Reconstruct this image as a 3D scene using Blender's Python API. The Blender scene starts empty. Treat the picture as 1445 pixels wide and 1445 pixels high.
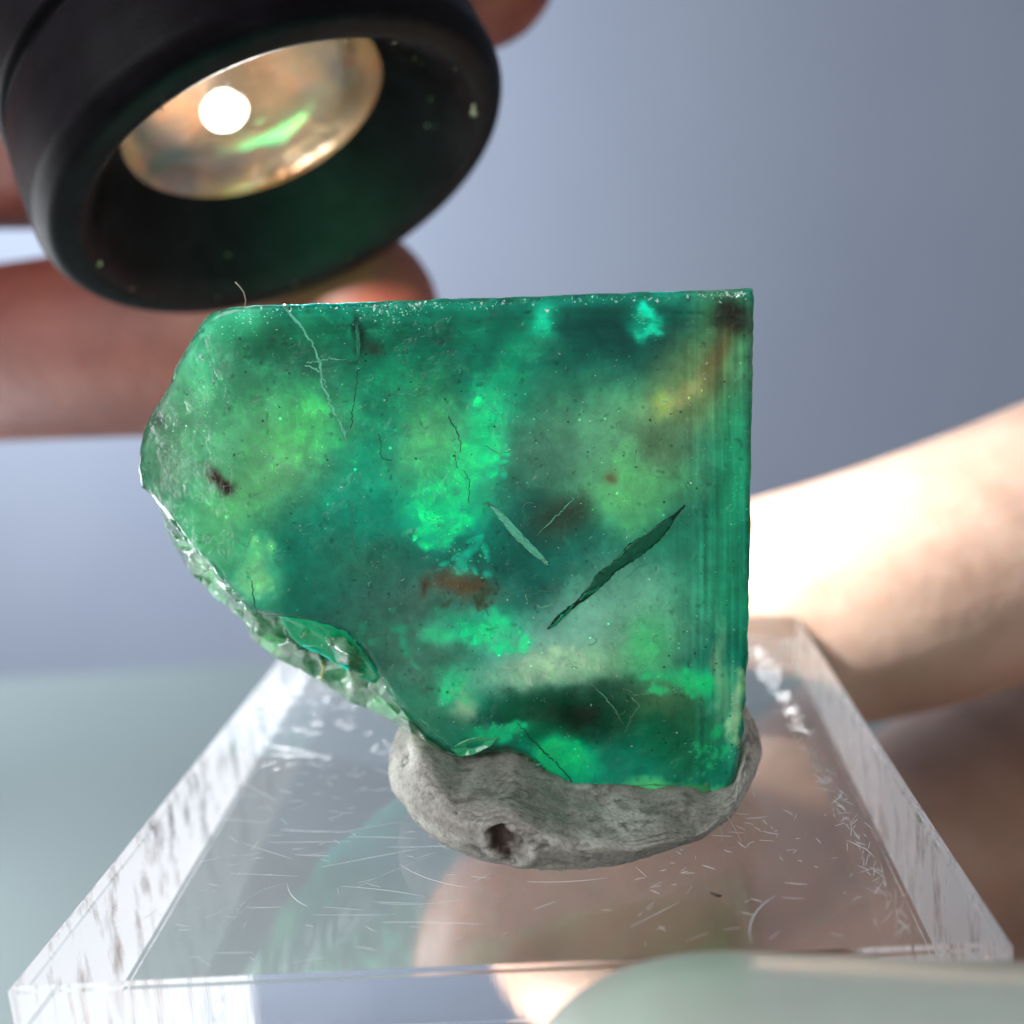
import bpy, bmesh, math, random
import numpy as np
from mathutils import Vector, Matrix

MM = 0.001                       # everything below is written in millimetres, built in metres
rng = np.random.default_rng(7)
random.seed(7)
scn = bpy.context.scene
col = scn.collection

# ------------------------------------------------------------------ camera
C = np.array([5.56, -59.58, 25.70])
RT = np.array([0.9941008, 0.06159821, -0.08927071])
UP = np.array([0.07589412, 0.19293726, 0.97827159])
FW = np.array([-0.07748342, 0.97927569, -0.18712415])
FPX = 1579.3
cam_d = bpy.data.cameras.new('camera')
cam = bpy.data.objects.new('camera', cam_d)
col.objects.link(cam)
cam.matrix_world = Matrix(((RT[0], UP[0], -FW[0], C[0]*MM), (RT[1], UP[1], -FW[1], C[1]*MM),
                           (RT[2], UP[2], -FW[2], C[2]*MM), (0, 0, 0, 1)))
cam_d.sensor_width = 36
cam_d.lens = FPX/1445*36
cam_d.clip_start = 0.002
cam_d.clip_end = 20
cam_d.dof.use_dof = True
cam_d.dof.focus_distance = 0.0515
cam_d.dof.aperture_fstop = cam_d.lens/1.25
scn.camera = cam

# ------------------------------------------------------------------ world and light
w = bpy.data.worlds.new('World'); scn.world = w; w.use_nodes = True
bg = w.node_tree.nodes['Background']
bg.inputs[0].default_value = (0.86, 0.92, 1.0, 1); bg.inputs[1].default_value = 0.37

def area(name, loc, target, size, power, colour):
    d = bpy.data.lights.new(name, 'AREA'); d.size = size*MM; d.energy = power; d.color = colour
    o = bpy.data.objects.new(name, d); col.objects.link(o)
    o.location = Vector(loc)*MM
    o.rotation_euler = (Vector(target)-Vector(loc)).to_track_quat('-Z', 'Y').to_euler()
    return o
area('window_light', (-235, -250, 190), (0, 0, 8), 240, 0.95, (0.93, 0.97, 1.0))
area('room_light', (-420, 330, 260), (-300, 700, 0), 300, 6.4, (0.88, 0.93, 1.0))

area('side_fill_light', (-215, 80, -15), (-10, 0, -16), 130, 0.55, (0.92, 0.96, 1.0))  # added unseen fill that whitens the block's left wall and the lower finger
vs = scn.view_settings
vs.view_transform = 'Standard'; vs.look = 'None'; vs.exposure = 0; vs.gamma = 1
scn.render.engine = 'CYCLES'
cy = scn.cycles
cy.use_denoising = True
cy.use_adaptive_sampling = True; cy.adaptive_threshold = 0.025
try: cy.denoiser = 'OPENIMAGEDENOISE'
except Exception: pass
cy.max_bounces = 20; cy.transmission_bounces = 16; cy.glossy_bounces = 8; cy.diffuse_bounces = 4
cy.transparent_max_bounces = 16
cy.caustics_reflective = True; cy.caustics_refractive = True; cy.blur_glossy = 0.6
cy.sample_clamp_indirect = 6.0

# ------------------------------------------------------------------ helpers
def ray(x, y):
    return (x-722.5)/FPX*RT-(y-722.5)/FPX*UP+FW
def at(x, y, Y):
    """the point (mm) at depth Y of the scene that the photograph shows at x, y"""
    d = ray(x, y); return C+d*(Y-C[1])/d[1]
def lin(c):
    c = np.asarray(c, float)/255.0
    return np.where(c <= 0.04045, c/12.92, ((c+0.055)/1.055)**2.4)
def L4(*c): return tuple(lin(c))+(1.0,)

def _hash(i, j, k, s):
    h = (i*374761393+j*668265263+k*2147483647+s*1274126177) & 0xffffffff
    h = ((h ^ (h >> 13))*1274126177) & 0xffffffff
    return ((h ^ (h >> 16)) & 0xffff)/65535.0
def vnoise(x, y, z, s=0):
    xi, yi, zi = np.floor(x).astype(np.int64), np.floor(y).astype(np.int64), np.floor(z).astype(np.int64)
    fx, fy, fz = x-xi, y-yi, z-zi
    fx, fy, fz = fx*fx*(3-2*fx), fy*fy*(3-2*fy), fz*fz*(3-2*fz)
    r = 0
    for a in (0, 1):
        for b in (0, 1):
            for c in (0, 1):
                wgt = (fx if a else 1-fx)*(fy if b else 1-fy)*(fz if c else 1-fz)
                r = r+wgt*_hash(xi+a, yi+b, zi+c, s)
    return r*2-1
def fbm(x, y, z=0.0, o=4, s=0, g=0.5):
    x = np.asarray(x, float); z = np.zeros_like(x)+z
    r = 0; a = 1; t = 0
    for i in range(o):
        r = r+a*vnoise(x*2**i+17.3*i, y*2**i+5.1*i, z*2**i, s+i); t += a; a *= g
    return r/t
def sstep(a, b, x):
    t = np.clip((x-a)/(b-a), 0, 1); return t*t*(3-2*t)

def link(name, me, mat=None, parent=None, smooth=True):
    o = bpy.data.objects.new(name, me); col.objects.link(o)
    if mat: me.materials.append(mat)
    if smooth:
        me.polygons.foreach_set('use_smooth', [True]*len(me.polygons))
    if parent: o.parent = parent
    return o
def mesh_from(verts, faces, colours=None, extra=None):
    me = bpy.data.meshes.new('mesh')
    me.from_pydata([tuple(v) for v in (np.asarray(verts)*MM).tolist()], [], faces)
    if colours is not None:
        a = me.attributes.new('zone', 'FLOAT_COLOR', 'POINT')
        c4 = np.ones((len(verts), 4), np.float32); c4[:, :3] = colours
        a.data.foreach_set('color', c4.ravel())
    for k, v in (extra or {}).items():
        a = me.attributes.new(k, 'FLOAT', 'POINT'); a.data.foreach_set('value', np.asarray(v, np.float32))
    me.update()
    return me
def tag(o, label, cat, group=None, kind=None):
    if label: o['label'] = label
    if cat: o['category'] = cat
    if group: o['group'] = group
    if kind: o['kind'] = kind
    return o
def empty(name, loc=(0, 0, 0)):
    o = bpy.data.objects.new(name, None); col.objects.link(o); o.empty_display_size = 0.005
    return o

class NT:
    """small wrapper that builds a node material"""
    def __init__(s, name):
        s.m = bpy.data.materials.new(name); s.m.use_nodes = True
        s.t = s.m.node_tree; s.p = s.t.nodes['Principled BSDF']; s.out = s.t.nodes['Material Output']
        tc = s.t.nodes.new('ShaderNodeTexCoord')
        mp = s.t.nodes.new('ShaderNodeVectorMath'); mp.operation = 'SCALE'; mp.inputs['Scale'].default_value = 1000
        s.t.links.new(tc.outputs['Object'], mp.inputs[0]); s.mm = mp.outputs[0]
    def set(s, **k):
        for a, v in k.items(): s.p.inputs[a.replace('_', ' ')].default_value = v
        return s
    def n(s, typ, **k):
        x = s.t.nodes.new(typ)
        for a, v in k.items(): setattr(x, a, v)
        return x
    def l(s, a, b): s.t.links.new(a, b)
    def stretch(s, v):
        m = s.n('ShaderNodeVectorMath', operation='MULTIPLY'); m.inputs[1].default_value = v
        s.l(s.mm, m.inputs[0]); return m.outputs[0]
    def noise(s, scale, detail=4, rough=0.55, vec=None, dist=0.0):
        x = s.n('ShaderNodeTexNoise'); x.inputs['Scale'].default_value = scale
        x.inputs['Detail'].default_value = detail; x.inputs['Roughness'].default_value = rough
        x.inputs['Distortion'].default_value = dist
        s.l(vec or s.mm, x.inputs['Vector']); return x.outputs[0]
    def ramp(s, fac, stops):
        x = s.n('ShaderNodeValToRGB'); e = x.color_ramp.elements
        while len(e) < len(stops): e.new(0.5)
        for i, (p, c) in enumerate(stops):
            e[i].position = p; e[i].color = c if len(c) == 4 else tuple(c)+(1,)
        s.l(fac, x.inputs[0]); return x.outputs[0]
    def math(s, op, a, b=None, c=None):
        x = s.n('ShaderNodeMath', operation=op)
        for i, v in enumerate((a, b, c)):
            if v is None: continue
            if isinstance(v, (int, float)): x.inputs[i].default_value = v
            else: s.l(v, x.inputs[i])
        return x.outputs[0]
    def bump(s, h, dist_mm, strength=1.0, normal=None):
        x = s.n('ShaderNodeBump'); x.inputs['Distance'].default_value = dist_mm*MM
        x.inputs['Strength'].default_value = strength
        s.l(h, x.inputs['Height'])
        if normal: s.l(normal, x.inputs['Normal'])
        return x.outputs[0]
    def mixc(s, f, a, b, mode='MIX'):
        x = s.n('ShaderNodeMix', data_type='RGBA', blend_type=mode)
        for sock, v in ((0, f), (6, a), (7, b)):
            if isinstance(v, (int, float, tuple)): x.inputs[sock].default_value = v
            else: s.l(v, x.inputs[sock])
        return x.outputs[2]

def tube(pts, radii, n=8, cap=True, flat=1.0, nrm=None):
    """swept tube along a polyline; flat squeezes it along nrm"""
    pts = np.asarray(pts, float); m = len(pts)
    radii = np.zeros(m)+radii if np.ndim(radii) == 0 else np.asarray(radii, float)
    T = np.gradient(pts, axis=0); T /= np.linalg.norm(T, axis=1)[:, None]+1e-12
    ref = np.array(nrm if nrm is not None else (0.31, 0.9, 0.29), float)
    V, F = [], []
    for i in range(m):
        a = ref-T[i]*ref.dot(T[i]); a /= np.linalg.norm(a)+1e-12
        b = np.cross(T[i], a)
        for k in range(n):
            t = 2*math.pi*k/n
            V.append(pts[i]+radii[i]*(a*math.cos(t)*flat+b*math.sin(t)))
    for i in range(m-1):
        for k in range(n):
            F.append((i*n+k, i*n+(k+1) % n, (i+1)*n+(k+1) % n, (i+1)*n+k))
    if cap:
        F.append(tuple(range(n-1, -1, -1))); F.append(tuple((m-1)*n+k for k in range(n)))
    return V, F
def join(parts):
    V, F = [], []
    for v, f in parts:
        o = len(V); V += list(v); F += [tuple(i+o for i in q) for q in f]
    return V, F
def lathe(profile, n=128):
    """profile of (radius, distance along +Z)"""
    V, F = [], []
    for r, z in profile:
        for k in range(n):
            t = 2*math.pi*k/n; V.append((r*math.cos(t), r*math.sin(t), z))
    for i in range(len(profile)-1):
        for k in range(n):
            F.append((i*n+k, i*n+(k+1) % n, (i+1)*n+(k+1) % n, (i+1)*n+k))
    return V, F
def rounded(profile, r=0.3, seg=4):
    """round every inner corner of an open profile"""
    out = [profile[0]]
    for i in range(1, len(profile)-1):
        a, b, c = (np.array(profile[j], float) for j in (i-1, i, i+1))
        la, lc = np.linalg.norm(a-b), np.linalg.norm(c-b)
        q = min(r, la*0.45, lc*0.45)
        p0, p1 = b+(a-b)/la*q, b+(c-b)/lc*q
        for k in range(seg+1):
            t = k/seg; out.append(tuple((1-t)**2*p0+2*t*(1-t)*b+t*t*p1))
    out.append(profile[-1]); return out

# ------------------------------------------------------------------ the setting: wall and table
m = NT('wall_paint').set(Roughness=0.9)
m.l(m.ramp(m.noise(0.004, 3), [(0.3, L4(135, 142, 158)), (0.7, L4(142, 149, 163))]), m.p.inputs['Base Color'])
wall = link('wall', mesh_from([(-1600, 760, -900), (1600, 760, -900), (1600, 760, 1500), (-1600, 760, 1500),
                               (-1600, 775, -900), (1600, 775, -900), (1600, 775, 1500), (-1600, 775, 1500)],
            [(0, 1, 2, 3), (5, 4, 7, 6), (4, 0, 3, 7), (1, 5, 6, 2), (3, 2, 6, 7), (4, 5, 1, 0)]), m.m, smooth=False)
tag(wall, 'plain blue grey wall far behind the crystal', None, kind='structure')
m = NT('table_top').set(Roughness=0.55)
m.l(m.ramp(m.noise(0.01, 3), [(0.3, L4(130, 143, 141)), (0.7, L4(137, 150, 147))]), m.p.inputs['Base Color'])
bm = bmesh.new(); bmesh.ops.create_cube(bm, size=1)
for v in bm.verts: v.co = Vector((v.co.x*1400, v.co.y*520+16, v.co.z*22-91))*MM
bmesh.ops.bevel(bm, geom=bm.edges[:], offset=2*MM, segments=3, affect='EDGES')
me = bpy.data.meshes.new('mesh'); bm.to_mesh(me); bm.free()
table = tag(link('table', me, m.m), 'pale grey table top out of focus below the acrylic block', None, kind='structure')

# ------------------------------------------------------------------ acrylic block (40 x 45 x 15 mm)
BW, BD0, BD1, BH = 20.0, -20.0, 25.15, 15.0
block = empty('display_block')
tag(block, 'clear scratched acrylic block that carries the putty and the green crystal', 'display stand')
m = NT('acrylic').set(Roughness=0.0, IOR=1.49)
m.p.inputs['Transmission Weight'].default_value = 1.0
m.p.inputs['Base Color'].default_value = (0.985, 0.985, 0.99, 1)
geo = m.n('ShaderNodeNewGeometry')
sep = m.n('ShaderNodeSeparateXYZ'); m.l(geo.outputs['True Normal'], sep.inputs[0])
upness = m.math('ABSOLUTE', sep.outputs[2])
side = m.math('LESS_THAN', upness, 0.5)
saw = m.noise(1.0, 4, 0.6, m.stretch((2.4, 2.4, 0.10)))           # saw marks on the cut sides
saw2 = m.noise(1.0, 2, 0.5, m.stretch((7.0, 7.0, 0.25)))
sawh = m.math('ADD', saw, m.math('MULTIPLY', saw2, 0.35))
wav = m.noise(0.16, 2)
top_h = m.noise(1.0, 3, 0.6, m.stretch((0.5, 5.0, 1)))            # fine wipe marks on the top
hh = m.math('ADD', m.math('MULTIPLY', m.math('MULTIPLY', sawh, side), m.math('ADD', 0.12, m.math('GREATER_THAN', m.math('ABSOLUTE', sep.outputs[0]), 0.5))),
            m.math('MULTIPLY', m.math('SUBTRACT', 1.0, side), m.math('ADD', m.math('MULTIPLY', top_h, 0.05), m.math('MULTIPLY', wav, 0.25))))
m.l(m.bump(hh, 0.05, 1.0), m.p.inputs['Normal'])
m.l(m.math('MULTIPLY', m.ramp(m.noise(0.35, 5, 0.7), [(0.45, (0, 0, 0)), (0.75, (1, 1, 1))]), 0.05), m.p.inputs['Roughness'])
dif = m.n('ShaderNodeBsdfDiffuse'); dif.inputs[0].default_value = (0.92, 0.92, 0.95, 1)
trl = m.n('ShaderNodeBsdfTranslucent'); trl.inputs[0].default_value = (0.95, 0.95, 0.97, 1)
m1 = m.n('ShaderNodeMixShader'); m1.inputs[0].default_value = 0.7; m.l(dif.outputs[0], m1.inputs[1]); m.l(trl.outputs[0], m1.inputs[2])
sx = m.math('GREATER_THAN', m.math('ABSOLUTE', sep.outputs[0]), 0.5)
fr = m.ramp(m.noise(1.0, 4, 0.6, m.stretch((0.1, 0.6, 0.10))), [(0.30, (0.12, 0.12, 0.12)), (0.50, (0.9, 0.9, 0.9))])
m2 = m.n('ShaderNodeMixShader'); m.l(m.math('MULTIPLY', sx, fr), m2.inputs[0]); m.l(m.p.outputs[0], m2.inputs[1]); m.l(m1.outputs[0], m2.inputs[2])
m.l(m2.outputs[0], m.out.inputs['Surface'])
acrylic = m.m
prof = [(0, 0), (0, -2.35), (0.16, -2.5), (0.16, -BH)]           # saw step just below the top edge
bm = bmesh.new()
rings = []
for off, z in prof:
    x, y0, y1 = BW-off, BD0+off, BD1-off
    rings.append([bm.verts.new(Vector(p)*MM) for p in ((-x, y0, z), (x, y0, z), (x, y1, z), (-x, y1, z))])
bm.faces.new(rings[0]); bm.faces.new(rings[-1][::-1])
for a, b in zip(rings[:-1], rings[1:]):
    for k in range(4): bm.faces.new((a[k], b[k], b[(k+1) % 4], a[(k+1) % 4]))
bmesh.ops.recalc_face_normals(bm, faces=bm.faces[:])
edges = [e for e in bm.edges if all(abs(v.co.z) < 1e-7 for v in e.verts) or all(abs(v.co.z+BH*MM) < 1e-7 for v in e.verts)
         or (abs(e.verts[0].co.z-e.verts[1].co.z) > 1e-4)]
bmesh.ops.bevel(bm, geom=edges, offset=0.24*MM, segments=2, affect='EDGES', clamp_overlap=True)
me = bpy.data.meshes.new('mesh'); bm.to_mesh(me); bm.free()
blk = link('block', me, acrylic, block, smooth=False)

# scratches standing on the top face as fine bright burrs
m = NT('scratch_burr').set(Roughness=0.25, Metallic=0.0, IOR=1.49)
m.p.inputs['Base Color'].default_value = (0.93, 0.95, 1.0, 1)
burr = m.m
parts = []
def scratch(x, y, ang, ln, curv, r):
    k = 9; t = np.linspace(-0.5, 0.5, k)
    a = ang+curv*t
    px = x+np.cumsum(np.cos(a))*ln/k; py = y+np.cumsum(np.sin(a))*ln/k
    px -= px[k//2]-x; py -= py[k//2]-y
    ok = (np.abs(px) < BW-0.5).all() and (py > BD0+0.5).all() and (py < BD1-0.5).all()
    if ok:
        rad = r*(0.25+0.75*np.sin(np.pi*(t+0.5)))+0.003
        parts.append(tube(np.c_[px, py, np.full(k, 0.004)], rad, 4, True))
for i in range(430):                                            # swarm left of the putty
    x = rng.uniform(-18, 14); y = rng.uniform(-19, 16)
    if x > -3 and rng.random() < 0.55: continue
    long_ = rng.random() < 0.16
    scratch(x, y, rng.normal(-0.12, 0.5 if long_ else 0.7), rng.uniform(1.5, 5) if long_ else rng.uniform(0.3, 1.3),
            rng.normal(0, 0.25), rng.uniform(0.004, 0.011) if long_ else rng.uniform(0.004, 0.011))
for i in range(60):
    scratch(rng.uniform(6, 17), rng.uniform(-19, -8), rng.uniform(0, 3.1), rng.uniform(0.2, 0.9), rng.normal(0, 0.5), rng.uniform(0.004, 0.010))
for i in range(220):                                            # worn line along the right side
    t = rng.random(); x = 16.3+0.5*rng.normal()*0.6; y = -19+t*36
    scratch(x-0.4*t, y, rng.normal(1.45, 0.5), rng.uniform(0.2, 1.4), 0.1, rng.uniform(0.004, 0.011))
scratch(10.6, -17.2, 1.2, 4.2, -0.9, 0.02)
scratch(-11.5, -13.5, 1.1, 3.6, -1.5, 0.018); scratch(-9.6, -13.8, -1.0, 3.0, 0.7, 0.02); scratch(-12.3, -14.6, 0.6, 2.6, 0.1, 0.016)
for i in range(9):
    scratch(rng.uniform(-14, 0), rng.uniform(-18, -6), rng.normal(-0.22, 0.22), rng.uniform(2, 6), rng.normal(0, 0.12), rng.uniform(0.006, 0.015))
so = link('scratches', mesh_from(*join(parts)), burr, block); so['kind'] = 'stuff'

# ------------------------------------------------------------------ putty
def putty_mesh():
    nt, nz = 300, 120
    V, Cc = [], []
    th = np.linspace(0, 2*np.pi, nt, endpoint=False); ph = np.linspace(-0.5*np.pi, 0.5*np.pi, nz)
    T, P = np.meshgrid(th, ph, indexing='ij')
    e = 0.78
    cp, sp = np.sign(np.cos(P))*np.abs(np.cos(P))**e, np.sign(np.sin(P))*np.abs(np.sin(P))**0.9
    ct, st = np.cos(T), np.sin(T)
    rx, ry, rz = 9.5+0.5*ct, 9.3, 3.9
    # rises on the left under the crystal's broken flank
    X, Y, Z = rx*cp*ct, ry*cp*st, rz*sp
    lift = 1+0.34*sstep(0.2, -0.9, ct)*(Z > 0)+0.12*sstep(0.3, 1, ct)*(Z > 0)
    Z = Z*lift
    nx, ny, nz_ = ct*cp, st*cp, sp
    d = 0.42*fbm(X*0.22, Y*0.22, Z*0.3, 3, 3)+0.13*fbm(X*0.7, Y*0.7, Z*0.8, 4, 11)+0.06*fbm(X*3.2, Y*3.2, Z*4.5, 3, 23)
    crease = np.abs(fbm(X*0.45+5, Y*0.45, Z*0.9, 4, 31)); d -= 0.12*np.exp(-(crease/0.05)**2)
    X, Y, Z = X+nx*d, Y+ny*d, Z+nz_*d
    cx, cy_, cz = 2.9, -4.6, 2.25
    X, Y, Z = X+cx, Y+cy_, Z+cz
    # pit on the front, torn open
    px_, pz_ = 0.35, 1.7
    dp = np.sqrt(((X-px_-0.22*(pz_-Z))/0.95)**2+((Z-pz_)/1.2)**2)+0.25*fbm(X*1.6, Z*1.6, 0, 3, 41)
    front = (Y < -7)
    pit = sstep(1.0, 0.62, dp)*front
    Y = Y+0.55*pit*(0.8+0.5*fbm(X*3, Z*3, 0, 3, 5))-0.18*np.exp(-((dp-1.12)/0.14)**2)*front
    cap = np.interp(X, [-9, -6, -3.6, -2, 0.6, 3, 6, 9.6, 11.0, 12.4], [6.5, 6.0, 4.3, 3.2, 3.3, 1.9, 1.45, 1.05, 1.2, 4.6])+0.22*fbm(X*0.7, Y*0.7, 0, 3, 91)
    cap = np.where(Y > -7.2, 9.0, cap+0.1*(Y+12))
    Z = np.where(Z > cap-0.6, cap-0.6+0.6*(1-np.exp(-np.maximum(0, Z-cap+0.6)/0.6))+0.05*(Z-cap), Z)
    Z = np.maximum(Z, 0.012+0.01*fbm(X*2, Y*2, 0, 2, 3))
    base = lin((166, 159, 150)); pale = lin((206, 202, 190)); dark = lin((124, 117, 109)); dirt = lin((76, 54, 40))
    f = fbm(X*0.35, Y*0.35, Z*0.6, 4, 51); g = fbm(X*1.6, Y*1.6, Z*1.7, 5, 61)
    c = base+(pale-base)*sstep(0.0, 0.5, f)[..., None]
    c = c+(pale-c)*(0.65*sstep(9.2, 11.5, X+0.6*f))[..., None]
    c = c+(dark-c)*(0.75*sstep(0.1, 0.55, g))[..., None]
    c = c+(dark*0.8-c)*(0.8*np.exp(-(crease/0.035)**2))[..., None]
    dm = sstep(0.95, 0.75, dp)*front*sstep(0.35, -0.25, (X-px_)/0.8+0.8*fbm(X*2.5, Z*2.5, 0, 3, 77)-0.1)
    dm2 = sstep(0.95, 0.5, dp)*front*0.35
    c = c+(dirt-c)*np.clip(dm+dm2, 0, 1)[..., None]
    V = np.stack([X, Y, Z], -1).reshape(-1, 3)
    F = []
    for i in range(nt):
        j = (i+1) % nt
        for k in range(nz-1): F.append((i*nz+k, j*nz+k, j*nz+k+1, i*nz+k+1))
    return mesh_from(V, F, c.reshape(-1, 3))
m = NT('putty').set(Roughness=0.62)
at_ = m.n('ShaderNodeAttribute', attribute_name='zone')
spk = m.ramp(m.noise(5.0, 5, 0.7), [(0.35, L4(180, 178, 174)), (0.62, (1, 1, 1))])
m.l(m.mixc(0.8, at_.outputs['Color'], spk, 'MULTIPLY'), m.p.inputs['Base Color'])
m.p.inputs['Subsurface Weight'].default_value = 0.8
m.p.inputs['Subsurface Radius'].default_value = (1, 1, 0.9)
m.p.inputs['Subsurface Scale'].default_value = 2.0*MM
hb = m.math('ADD', m.noise(2.2, 6, 0.7), m.math('MULTIPLY', m.noise(0.9, 5, 0.65, m.stretch((1, 1, 1.5)), 0.8), 0.8))
m.l(m.bump(hb, 0.08, 0.6), m.p.inputs['Normal'])
putty = empty('putty_lump')
tag(putty, 'grey lump of mounting putty pressed flat under the green crystal', 'putty')
putty_mat = m.m
link('lump', putty_mesh(), putty_mat, putty)
m = NT('grit').set(Roughness=0.5); m.p.inputs['Base Color'].default_value = L4(120, 110, 100)
V, F = [], []
bm = bmesh.new(); bmesh.ops.create_icosphere(bm, subdivisions=3, radius=0.34*MM)
for v in bm.verts: v.co *= 1+0.25*float(fbm(np.array([v.co.x*3000]), np.array([v.co.y*3000]), v.co.z*3000, 2, 3)[0])
me = bpy.data.meshes.new('mesh'); bm.to_mesh(me); bm.free()
g = link('grit_grain', me, m.m, putty); g.location = Vector((0.45, -11.9, 1.45))*MM
g['label'] = 'grey grain in the dirty pit of the putty'
m = NT('lint').set(Roughness=0.5); m.p.inputs['Base Color'].default_value = L4(150, 140, 120)
lintm = m.m
def fibre(p0, p1, bend, r=0.022):
    p0, p1, bend = np.array(p0, float), np.array(p1, float), np.array(bend, float)
    t = np.linspace(0, 1, 12)[:, None]
    pts = p0*(1-t)+p1*t+bend*np.sin(np.pi*t)
    return mesh_from(*tube(pts, r, 5))
for a, b, c_ in (((4.6, -12.2, 3.1), (5.1, -12.45, 2.1), (0.12, 0, 0)), ((10.4, -10.9, 1.3), (10.9, -11.7, 0.4), (0, 0, 0.1)),
                 ((2.2, -12.8, 0.45), (3.0, -13.2, 0.25), (0, -0.2, -0.25)), ((9.9, -11.2, 1.1), (10.0, -11.8, 0.6), (0.1, 0, 0))):
    link('lint_fibre', fibre(a, b, c_), lintm, putty)

# ------------------------------------------------------------------ emerald crystal
Y0 = -8.6
FRONT = [(300, 441), (330, 433), (400, 430), (480, 427), (560, 424), (660, 421), (760, 418), (860, 414), (950, 411), (1030, 408), (1061, 407),
         (1064, 420), (1063, 480), (1062, 560), (1060, 640), (1059, 700), (1058, 780), (1057, 850), (1055, 900), (1056, 925), (1052, 950),
         (1053, 985), (1048, 1005), (1050, 1030), (1044, 1055), (1041, 1080), (1036, 1100), (1028, 1116), (1010, 1126), (960, 1130), (900, 1127),
         (850, 1121), (805, 1112), (775, 1092), (745, 1066), (715, 1056), (690, 1058), (655, 1066), (625, 1058), (600, 1040), (572, 1008), (555, 985),
         (542, 962), (520, 925), (490, 893), (440, 876), (395, 868), (358, 862), (330, 838), (300, 801), (262, 760), (232, 722), (216, 702), (201, 688), (197, 660),
         (198, 634), (205, 602), (222, 570), (237, 548), (252, 512), (264, 488), (280, 462)]
SIL = [(301, 442), (330, 434), (400, 431), (480, 428), (560, 425), (660, 422), (760, 419), (860, 415), (950, 412), (1030, 409), (1060, 408),
       (1063, 421), (1062, 480), (1061, 560), (1059, 640), (1058, 700), (1057, 780), (1056, 850), (1054, 900), (1055, 925), (1051, 950),
       (1052, 985), (1047, 1005), (1049, 1030), (1043, 1055), (1040, 1080), (1036, 1104), (1030, 1122), (1012, 1136), (960, 1142), (900, 1140),
       (850, 1136), (800, 1128), (770, 1110), (740, 1088), (712, 1078), (690, 1078), (650, 1076), (618, 1066), (588, 1046), (566, 1026), (543, 1012),
       (520, 1001), (494, 990), (452, 962), (420, 944), (385, 926), (352, 898), (341, 874), (305, 845), (272, 812), (240, 762), (219, 706), (202, 689), (198, 660),
       (199, 634), (206, 603), (223, 571), (238, 549), (253, 513), (265, 489), (281, 463)]
CEN = np.array([660.0, 770.0])
def resample(a, b, n):
    """both outlines with the same n points, spread evenly along the first"""
    a = np.array(a+[a[0]], float); b = np.array(b+[b[0]], float)
    s = np.r_[0, np.cumsum(np.linalg.norm(np.diff(a, axis=0), axis=1))]
    t = np.linspace(0, s[-1], n, endpoint=False)
    f = lambda q: np.c_[np.interp(t, s, q[:, 0]), np.interp(t, s, q[:, 1])]
    return f(a), f(b)
def plane(uv, Y):
    uv = np.asarray(uv, float)
    d = ((uv[:, :1]-722.5)/FPX)*RT-((uv[:, 1:]-722.5)/FPX)*UP+FW
    return C+d*((Y-C[1])/d[:, 1])[:, None]

TEAL, TEALD, TEALM = (2, 122, 96), (0, 92, 80), (0, 142, 112)
GLOW, LIME, PALE = (20, 205, 145), (98, 156, 104), (168, 202, 168)
GRN, GREY, OLIVE = (28, 150, 92), (92, 124, 110), (84, 122, 84)
DARK, DEEP, BROWN, RUST = (4, 72, 50), (0, 46, 32), (62, 46, 34), (122, 92, 50)
SAGE, MINT = (94, 152, 112), (92, 186, 130)
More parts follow.
